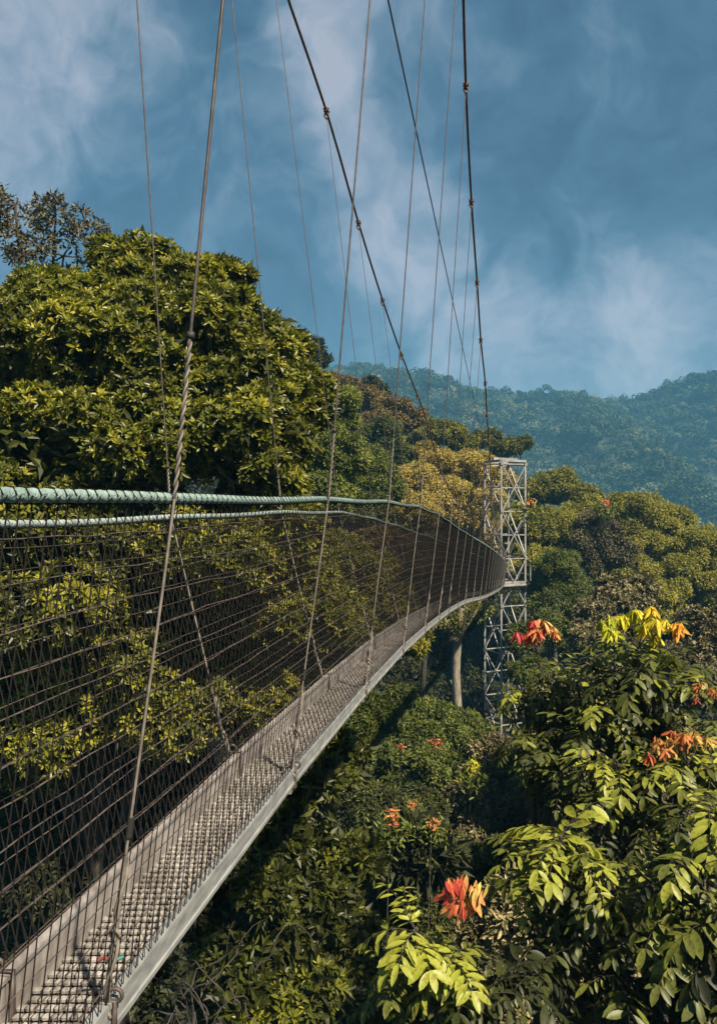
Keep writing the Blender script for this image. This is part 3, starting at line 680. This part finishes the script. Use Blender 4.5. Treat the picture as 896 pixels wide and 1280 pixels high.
# deck: dark backing and raised staggered scallops
g = G()
ysd = ND.copy()
sweep(g, deckC(ysd) + np.array([0, 0, -.016]), [(-HW + .001, -.012), (HW - .001, -.012), (HW - .001, 0), (-HW + .001, 0)])
g.build('deck_backing', M['slot'], bridge, borg)
g = G()
pitch_x, pitch_y = .0228, .031
ny = int((YB - YA) / pitch_y); nx = 9
iy = np.repeat(np.arange(ny), nx); ix = np.tile(np.arange(nx), ny)
Yc = YA + .02 + iy * pitch_y; Xo = (ix - (nx - 1) / 2) * pitch_x + np.where(iy % 2, pitch_x / 4, -pitch_x / 4)
c = deckC(Yc); ns = nrm(deckC(Yc + .02) - c)
hw, hl = pitch_x * .44, pitch_y * .5
tmpl = [(-hw, -hl * .35, -.004), (0, -hl * .95, .002), (hw, -hl * .35, -.004), (-hw, hl * .3, -.004), (0, -hl * .1, .004), (hw, hl * .3, -.004), (-hw * .8, hl * .85, -.007), (0, hl * .55, -.002), (hw * .8, hl * .85, -.007),
        (-hw, -hl * .3, -.010), (0, -hl * .88, -.006), (hw, -hl * .3, -.010)]
vs = []
tilt = rng.normal(0, .0006, len(Yc))
for (a, b, z) in tmpl:
    vs.append(c + np.stack([Xo + a, 0 * Xo, 0 * Xo + z + tilt], 1) + ns * b)
v = np.stack(vs, 1).reshape(-1, 3); b = np.arange(len(Yc))[:, None] * 12
fs = [(0, 1, 4, 3), (1, 2, 5, 4), (3, 4, 7, 6), (4, 5, 8, 7)]
g.add(v, np.concatenate([b + np.array([f]) for f in fs]))
g.add(v, np.concatenate([b + np.array([f]) for f in [(9, 10, 1, 0), (10, 11, 2, 1)]]), .5, 0)
g.build('deck', [M['slat'], M['slot']], bridge, borg, smooth=True)
# cross bars under the deck at each hanger
for y in ND:
    g = G(); c = deckC(np.array([y]))[0]; box(g, c + [0, 0, -.062], .25, .04, .028)
    g.build('cross_bar', M['galv'], bridge, borg)
# hand rails
for side, rail, mat in ((1, railR, 'teal'), (-1, railL, 'white_rope')):
    g = G()
    yn = np.arange(YA, 9, .006); tube(g, rail(yn), .0122, 12, twist=180 / 3 * 1.0, lobes=3, lobeamp=.10)
    yn = np.arange(9, 44.01, .08); tube(g, rail(yn), .013, 8)
    g.build('top_rope', M[mat], bridge, borg, smooth=True)
    if side == -1: g.v and None
# nets
NH = 16
for side, rail in ((1, railR), (-1, railL)):
    rr_ = np.random.default_rng(50 + side); g = G()
    def netpt(Y, t):
        a = rail(Y); b = deckC(Y) + np.array([side * (HW + .014), 0, -.03 if side > 0 else .0])
        return a + (b - a) * np.asarray(t)[:, None]
    yv = np.arange(YA, YB, .035); yv = yv + rr_.normal(0, .0025, len(yv))
    K = 7
    ts = np.linspace(0, 1, K)
    for k in range(K - 1):
        sh0 = rr_.normal(0, .001, len(yv)) if k == 0 else sh1
        sh1 = rr_.normal(0, .0018, len(yv)) if k < K - 2 else 0 * yv
        A_ = netpt(yv + sh0, np.full(len(yv), ts[k])); B_ = netpt(yv + sh1, np.full(len(yv), ts[k + 1]))
        segs(g, A_, B_, .0017, m=0)
    # zig-zag lacing along the foot
    A_ = netpt(yv[:-1], np.full(len(yv) - 1, .86)); B_ = netpt(yv[1:] - .02, np.full(len(yv) - 1, .985)); segs(g, A_, B_, .0013, m=0)
    # lashing round the top rope
    for dz in ((.0, .016), (.014, .0), (0, -.016), (-.014, 0)):
        pass
    th = np.linspace(0, 2 * np.pi, 7)
    c = rail(yv)
    near = yv < 14
    for k in range(6):
        a0 = np.stack([.0155 * np.cos(th[k]) + 0 * yv, .012 * k / 6 + 0 * yv, .0155 * np.sin(th[k]) + 0 * yv], 1)
        a1 = np.stack([.0155 * np.cos(th[k + 1]) + 0 * yv, .012 * (k + 1) / 6 + 0 * yv, .0155 * np.sin(th[k + 1]) + 0 * yv], 1)
        segs(g, (c + a0)[near], (c + a1)[near], .0016, m=0)
    for j in range(1, NH + 1):
        t = (j / (NH + .4)) ** 1.0
        yh = np.concatenate([np.arange(YA, 12, .052 * 2), np.arange(12, YB, .4), [YB]])
        ph = rr_.uniform(0, 6)
        tw = t + .0035 * np.sin(yh * 4.1 + ph) + rr_.normal(0, .0016, len(yh)) + .004 * np.sin(yh * 1.1 + ph * 2)
        p = netpt(yh, tw)
        segs(g, p[:-1], p[1:], .0016, m=1)
    g.build('net', [M['net_v'], M['net_h']], bridge, borg)
# main cables
def cab(Y): return .38 + .0098 * (Y - 28.2) ** 2
kY = np.array([-1.3, .21, 1.72, 3.23, 4.74, 6.25, 7.76, 9.27, 10.78, 12.3, 13.8, 15.3, 17.3, 20, 28, 36, 44.])
kR = herm(kY, np.array([-.1, .1, .27, .40, .60, .865, 1.124, 1.413, 1.725, 2.03, 2.36, 2.65, 3.05, 3.57, 5.0, 6.4, 7.8]))
kL = herm(kY, np.array([-1.75, -1.6, -1.45, -1.22, -1.02, -.75, -.336, 0, .35, .718, 1.10, 1.44, 1.81, 2.34, 4.05, 5.76, 7.47]))
def cabR(Y): return np.stack([kR(Y), Y, cab(Y)], -1)
def cabL(Y): return np.stack([kL(Y), Y, cab(Y) - .27 * np.clip((44 - Y) / 34, 0, 1)], -1)
for cb in (cabR, cabL):
    g = G(); yy = np.linspace(-1.3, 44, 31 * 3 - 2)
    tube(g, cb(yy), .0135, 8); g.build('main_cable', M['rust'], bridge, borg, smooth=True)
# hangers
def ring(g, c, ax, R_, r_, n=12, m=0):
    ax = nrm(np.asarray(ax, float)); u = nrm(np.cross(ax, [.3, .2, 1])); w = np.cross(ax, u); th = np.linspace(0, 2 * np.pi, n + 1)
    tube(g, c + R_ * (np.cos(th)[:, None] * u + np.sin(th)[:, None] * w), r_, 6, m=m, cap=False)
for side, rail, cb in ((1, railR, cabR), (-1, railL, cabL)):
    for i, y in enumerate(ND):
        ya = np.array([y]); a = cb(ya)[0]; b = rail(ya)[0]; d = deckC(ya)[0] + np.array([side * (HW + .014), 0, 0])
        near = y < 11
        g = G()
        ax = nrm(a - b); off = np.array([side * .016, 0, 0])
        # steel line above the rope
        tube(g, [b + off, b + ax * (np.linalg.norm(a - b) - .05) + off * .3], .0042 if side > 0 else .0034, 6, m=0)
        # twisted turn-back above the top rope
        if near:
            Lh = (.42 if i % 2 == 0 else .30) if side > 0 else .22; s = np.linspace(0, 1, 70)
            if i == 2 and side > 0: Lh = .38
            for ph in (0, np.pi):
                hx = np.stack([.0034 * np.cos(s * 40 + ph), .0034 * np.sin(s * 40 + ph), 0 * s], 1)
                tube(g, b + off + ax * (s * Lh)[:, None] + hx, .0028, 6, m=1)
            blob(g, b + off + ax * Lh, .010, i, m=2)
        # rope below, from top rope to beam
        bo = b + off; lo = d + np.array([side * .004, 0, .0])
        s = np.linspace(0, 1, 14)
        wob = np.stack([.010 * np.sin(s * 3.1 + i) * s, .018 * np.sin(s * 5 + i * 1.7) * s * (1 - s * .3), 0 * s], 1)
        lp = bo + (lo - bo) * s[:, None] + wob; lp[-1] = lo + wob[-1] * .3
        k1 = 9
        tube(g, lp[:k1 + 1], .0036, 6, m=1)
        tube(g, lp[k1:], [.0065] * (14 - k1), 6, m=1)
        if near:
            s2 = np.linspace(0, 1, 24)[:, None]
            tube(g, lp[k1] + (lp[-1] - lp[k1]) * s2 + np.hstack([.008 * np.sin(s2 * 13), .008 * np.cos(s2 * 13), 0 * s2]), .0045, 6, m=1)
        if near:
            tube(g, [lp[8], lp[8] + (lp[9] - lp[8]) * .5], .0085, 8, m=2)
        h = g.build('hanger', [M['steel'], M['lowrope'], M['black']], bridge, borg, smooth=True)
        # sub-parts
        g = G(); big = 1.0
        T = nrm(cb(ya + .1)[0] - cb(ya - .1)[0])
        tube(g, [a - T * .03, a + T * .03], .026, 10); ring(g, a + [0, 0, -.045], [0, 1, .2], .022, .008); blob(g, a + [0, 0, -.075], .014, i)
        for s_ in (-.018, .018): tube(g, [a + T * s_ + [-.034, 0, .01], a + T * s_ + [.034, 0, .01]], .007, 6)
        g.build('cable_clamp', M['rust'], h, borg, smooth=True)
        for q, sc_ in ((11, 1.0), (13, .9)) if near else ((11, 1.2),):
            g = G(); p = lp[q]; ring(g, p, [0.3, 1, .3], .013 * sc_, .0042); ring(g, p + [0, .004, -.014], [1, .2, .2], .011 * sc_, .0042); blob(g, p + [0, 0, .012], .009 * sc_, q + i)
            g.build('knot', M['lowrope'], h, borg, smooth=True)
        g = G()
        # strap round the beam
        e = deckC(ya)[0] + np.array([side * HW, 0, 0])
        x0, x1, z0, z1 = (-.006, .034, -.054, .03) if side > 0 else (-.028, .012, -.048, .10)
        loop = [(x0, z0), (x1, z0), (x1, z1), (x0, z1), (x0, z0)]
        tube(g, [e + [u_, 0.004 * kk, w_] for kk, (u_, w_) in enumerate(loop)], .0055, 6)
        tube(g, [e + [u_, .02 - .003 * kk, w_] for kk, (u_, w_) in enumerate(loop)], .0045, 6)
        ring(g, e + [x1 if side > 0 else x0, .012, z1 + .012], [0, 1, .1], .017, .005)
        g.build('beam_strap', M['steel'], h, borg, smooth=True)
        if i == 2 and side > 0:
            g = G(); tube(g, [lp[-2] + [-.03, .0, .03], lp[-2] + [-.012, .004, .036], lp[-2] + [.0, 0, .03]], .004, 6); g.build('red_tie', M['red'], h, borg)
            g = G(); tube(g, [lp[-2] + [.005, 0, .028], lp[-2] + [.03, .01, .034]], .004, 6); g.build('teal_tie', M['cyan'], h, borg)
# fix children transforms of sub-parts: their parents sit at the bridge origin with no offset

# thin straight stay from the tower top
a = np.array([7.9, 44.2, 3.05]); s_ = np.array([.194, 1, -.028]); q6 = np.array([.24, 6, 4.15])
g = G(); tube(g, [q6 + s_ * (-8), q6, q6 + s_ * 16, q6 + s_ * 38], .0075, 6)
o = g.build('stay_cable', M['steel'], None, q6 + s_ * 38); o['label'] = 'single thin straight cable crossing the hanger lines down to the tower top'; o['category'] = 'cable'

# ------------------------------------------------------------------ tower
def tower():
    c = np.array([8.95, 45.3]); th = R(24); hw_ = .87
    base = float(gz(*c)) - .3; top = 3.0
    org = np.array([c[0], c[1], base]); root = empty('lattice_tower', org, 'pale steel lattice tower with crossed braces at the far end of the bridge', 'tower')
    cs_, sn = math.cos(th), math.sin(th)
    k = [(-hw_, -hw_), (hw_, -hw_), (hw_, hw_), (-hw_, hw_)]
    cor = [np.array([c[0] + a * cs_ - b * sn, c[1] + a * sn + b * cs_]) for a, b in k]
    hs = [top, top, top - .05, top - .05]
    for q in range(4):
        g = G(); beam(g, [*cor[q], base], [*cor[q], hs[q]], .095); g.build('leg', M['tower'], root, org)
    g = G(); bay = 1.42; nb = int((top - base) / bay)
    for f_ in range(4):
        A_, B_ = cor[f_], cor[(f_ + 1) % 4]
        for j in range(nb + 1):
            z = top - .12 - j * bay
            off_ = .003 * f_
            beam(g, [*A_, z + off_], [*B_, z + off_], .055)
        for j in range(0, nb, 2):
            z1 = top - .12 - j * bay; z0 = max(z1 - 2 * bay, base + .2)
            n2 = nrm(np.array([B_[1] - A_[1], -(B_[0] - A_[0])])) * .04
            beam(g, [*(A_ + n2), z1], [*(B_ + n2), z0], .06, .045)
            beam(g, [*(B_ + n2 * 1.9), z1], [*(A_ + n2 * 1.9), z0], .06, .045)
    g.build('bracing', M['tower'], root, org)
    for q in range(4):
        for j in range(0, nb, 2):
            g = G(); z = top - .12 - j * bay; box(g, np.array([*cor[q], z]), .2, .2, .16, np.array([[cs_, -sn, 0], [sn, cs_, 0], [0, 0, 1]])); g.build('gusset', M['galv'], root, org)
    g = G()
    for A_, B_ in ((cor[0], cor[1]), (cor[3], cor[2]), (cor[0], cor[3]), (cor[1], cor[2])):
        beam(g, [*A_, top + .08], [*B_, top + .08], .16, .13)
    beam(g, [*((cor[0] + cor[3]) / 2), top + .23], [*((cor[1] + cor[2]) / 2), top + .23], .2, .16)
    g.build('top_frame', M['tower'], root, org)
    g = G(); zp = -4.33
    rot = np.array([[cs_, -sn, 0], [sn, cs_, 0], [0, 0, 1]])
    box(g, np.array([c[0], c[1], zp - .04]), 2.6, 2.6, .08, rot)
    for q in range(4):
        A_ = c + (cor[q] - c) * 1.25; B_ = c + (cor[(q + 1) % 4] - c) * 1.25
        if q != 0:
            for hh in (.55, 1.1): beam(g, [*A_, zp + hh], [*B_, zp + hh], .05)
        beam(g, [*A_, zp], [*A_, zp + 1.1], .05)
    g.build('platform', M['tower'], root, org)
tower()

# ------------------------------------------------------------------ air, sky, sun, camera
def haze():
    v = np.array([[x, y, z] for x in (-2600, 2600) for y in (-1600, 2600) for z in (-230, 135.)])
    g = G(); g.add(v, [[0, 1, 3, 2], [4, 6, 7, 5], [0, 4, 5, 1], [2, 3, 7, 6], [0, 2, 6, 4], [1, 5, 7, 3]])
    m, nt, out = newmat('haze_air')
    pv = N(nt, 'ShaderNodeVolumePrincipled'); pv.inputs['Color'].default_value = (.14, .43, .70, 1); pv.inputs['Density'].default_value = HAZE
    pv.inputs['Anisotropy'].default_value = 0.0
    nt.links.new(pv.outputs[0], out.inputs['Volume'])
    o = g.build('haze', m); o['kind'] = 'stuff'
    return o
HAZE = .0008
haze()

SUN_EL, SUN_AZ = 50.0, 140.0     # azimuth clockwise from +Y (view direction)
w = bpy.data.worlds.new('World'); sc.world = w; w.use_nodes = True
nt = w.node_tree; nt.nodes.clear()
out = N(nt, 'ShaderNodeOutputWorld'); bg = N(nt, 'ShaderNodeBackground'); bg.inputs['Strength'].default_value = .1
sky = N(nt, 'ShaderNodeTexSky', sky_type='NISHITA', sun_disc=False, sun_elevation=R(SUN_EL), sun_rotation=R(SUN_AZ))
sky.dust_density = .6; sky.ozone_density = 2.0
tc = N(nt, 'ShaderNodeTexCoord')
EXPO = 1.5
def vm(op, a, b=None):
    n_ = N(nt, 'ShaderNodeVectorMath', operation=op)
    for k_, q_ in ((0, a), (1, b)):
        if q_ is None: continue
        if hasattr(q_, 'is_output'): nt.links.new(q_, n_.inputs[k_])
        else: n_.inputs[k_].default_value = q_
    return n_
def mt(op, a, b=None, cl=False):
    n_ = N(nt, 'ShaderNodeMath', operation=op); n_.use_clamp = cl
    for k_, q_ in ((0, a), (1, b)):
        if q_ is None: continue
        if hasattr(q_, 'is_output'): nt.links.new(q_, n_.inputs[k_])
        else: n_.inputs[k_].default_value = q_
    return n_.outputs[0]
def noise(vec, scale, detail, rough=.5, dist=0.0):
    n_ = N(nt, 'ShaderNodeTexNoise'); n_.inputs['Scale'].default_value = scale; n_.inputs['Detail'].default_value = detail
    n_.inputs['Roughness'].default_value = rough; n_.inputs['Distortion'].default_value = dist
    nt.links.new(vec, n_.inputs['Vector']); return n_
dirv = tc.outputs['Generated']
wn = noise(dirv, 3.0, 4, .55)
warp = vm('MULTIPLY', vm('SUBTRACT', wn.outputs['Color'], (.5, .5, .5)).outputs[0], (.34, .34, .34)).outputs[0]
wd = vm('ADD', dirv, warp).outputs[0]
n1 = noise(wd, 3.2, 8, .6, .2)
acc = mt('MULTIPLY', mt('SUBTRACT', n1.outputs['Fac'], .5), 2.9)
n2 = noise(wd, 9.0, 6, .6, .2)
acc = mt('ADD', acc, mt('MULTIPLY', mt('SUBTRACT', n2.outputs['Fac'], .5), 1.15))
acc = mt('ADD', acc, .21)
# where the brighter breaks in the storm cloud stand (directions on the sky) and where it is thickest
for px_, py_, rad_, amp_ in ((10, 40, .34, .6), (60, 180, .2, .25), (450, 40, .13, .6), (460, 180, .13, .42), (720, 390, .27, .45), (370, 330, .22, .3), (560, 430, .24, .3), (870, 360, .16, .3), (700, 10, .22, .3), (860, 60, .2, .2),
                             (230, 200, .24, -.35), (720, 210, .24, -.45), (600, 90, .14, -.15), (320, 110, .14, -.25)):
    d_ = np.array([px_ - 448, 925, 640 - py_], float); d_ /= np.linalg.norm(d_)
    dist_ = vm('DISTANCE', wd, tuple(float(q) for q in d_)).outputs['Value']
    mr = N(nt, 'ShaderNodeMapRange', interpolation_type='SMOOTHSTEP'); mr.inputs['From Min'].default_value = 0; mr.inputs['From Max'].default_value = rad_ * 1.25
    mr.inputs['To Min'].default_value = amp_; mr.inputs['To Max'].default_value = 0
    nt.links.new(dist_, mr.inputs['Value']); acc = mt('ADD', acc, mr.outputs[0])
SKS = 8.8 / 2 ** EXPO
def sk(*c_): return tuple(min(1e3, c * SKS) for c in c_)
cr = ramp(nt, [(0.0, sk(.024, .075, .135)), (.28, sk(.058, .14, .225)), (.5, sk(.15, .235, .32)), (.75, sk(.33, .39, .48)), (1.0, sk(.52, .53, .60))])
nt.links.new(acc, cr.inputs['Fac'])
mx = N(nt, 'ShaderNodeMixRGB'); mx.inputs['Fac'].default_value = .88
nt.links.new(sky.outputs[0], mx.inputs['Color1']); nt.links.new(cr.outputs['Color'], mx.inputs['Color2'])
nt.links.new(mx.outputs[0], bg.inputs['Color']); nt.links.new(bg.outputs[0], out.inputs['Surface'])

sd = bpy.data.lights.new('sun', 'SUN'); sd.energy = 4.8; sd.angle = R(1.5); sd.color = (1, .87, .67)
so = bpy.data.objects.new('sun', sd); col.objects.link(so)
from mathutils import Vector
dv = Vector((math.sin(R(SUN_AZ)) * math.cos(R(SUN_EL)), math.cos(R(SUN_AZ)) * math.cos(R(SUN_EL)), math.sin(R(SUN_EL))))
so.rotation_euler = dv.to_track_quat('Z', 'Y').to_euler(); so.location = (20, -10, 30)

cd = bpy.data.cameras.new('camera'); co = bpy.data.objects.new('camera', cd); col.objects.link(co)
cd.sensor_fit = 'VERTICAL'; cd.sensor_height = 36; cd.lens = 36 * F / 1280; cd.clip_start = .02; cd.clip_end = 6000
co.rotation_euler = (R(90), 0, 0); sc.camera = co
vs_ = sc.view_settings; vs_.view_transform = 'Standard'; vs_.look = 'None'; vs_.gamma = 1; vs_.exposure = EXPO
sc.cycles.max_bounces = 6; sc.cycles.diffuse_bounces = 4; sc.cycles.transmission_bounces = 3; sc.cycles.volume_bounces = 0; sc.cycles.transparent_max_bounces = 4
sc.cycles.sample_clamp_indirect = 4
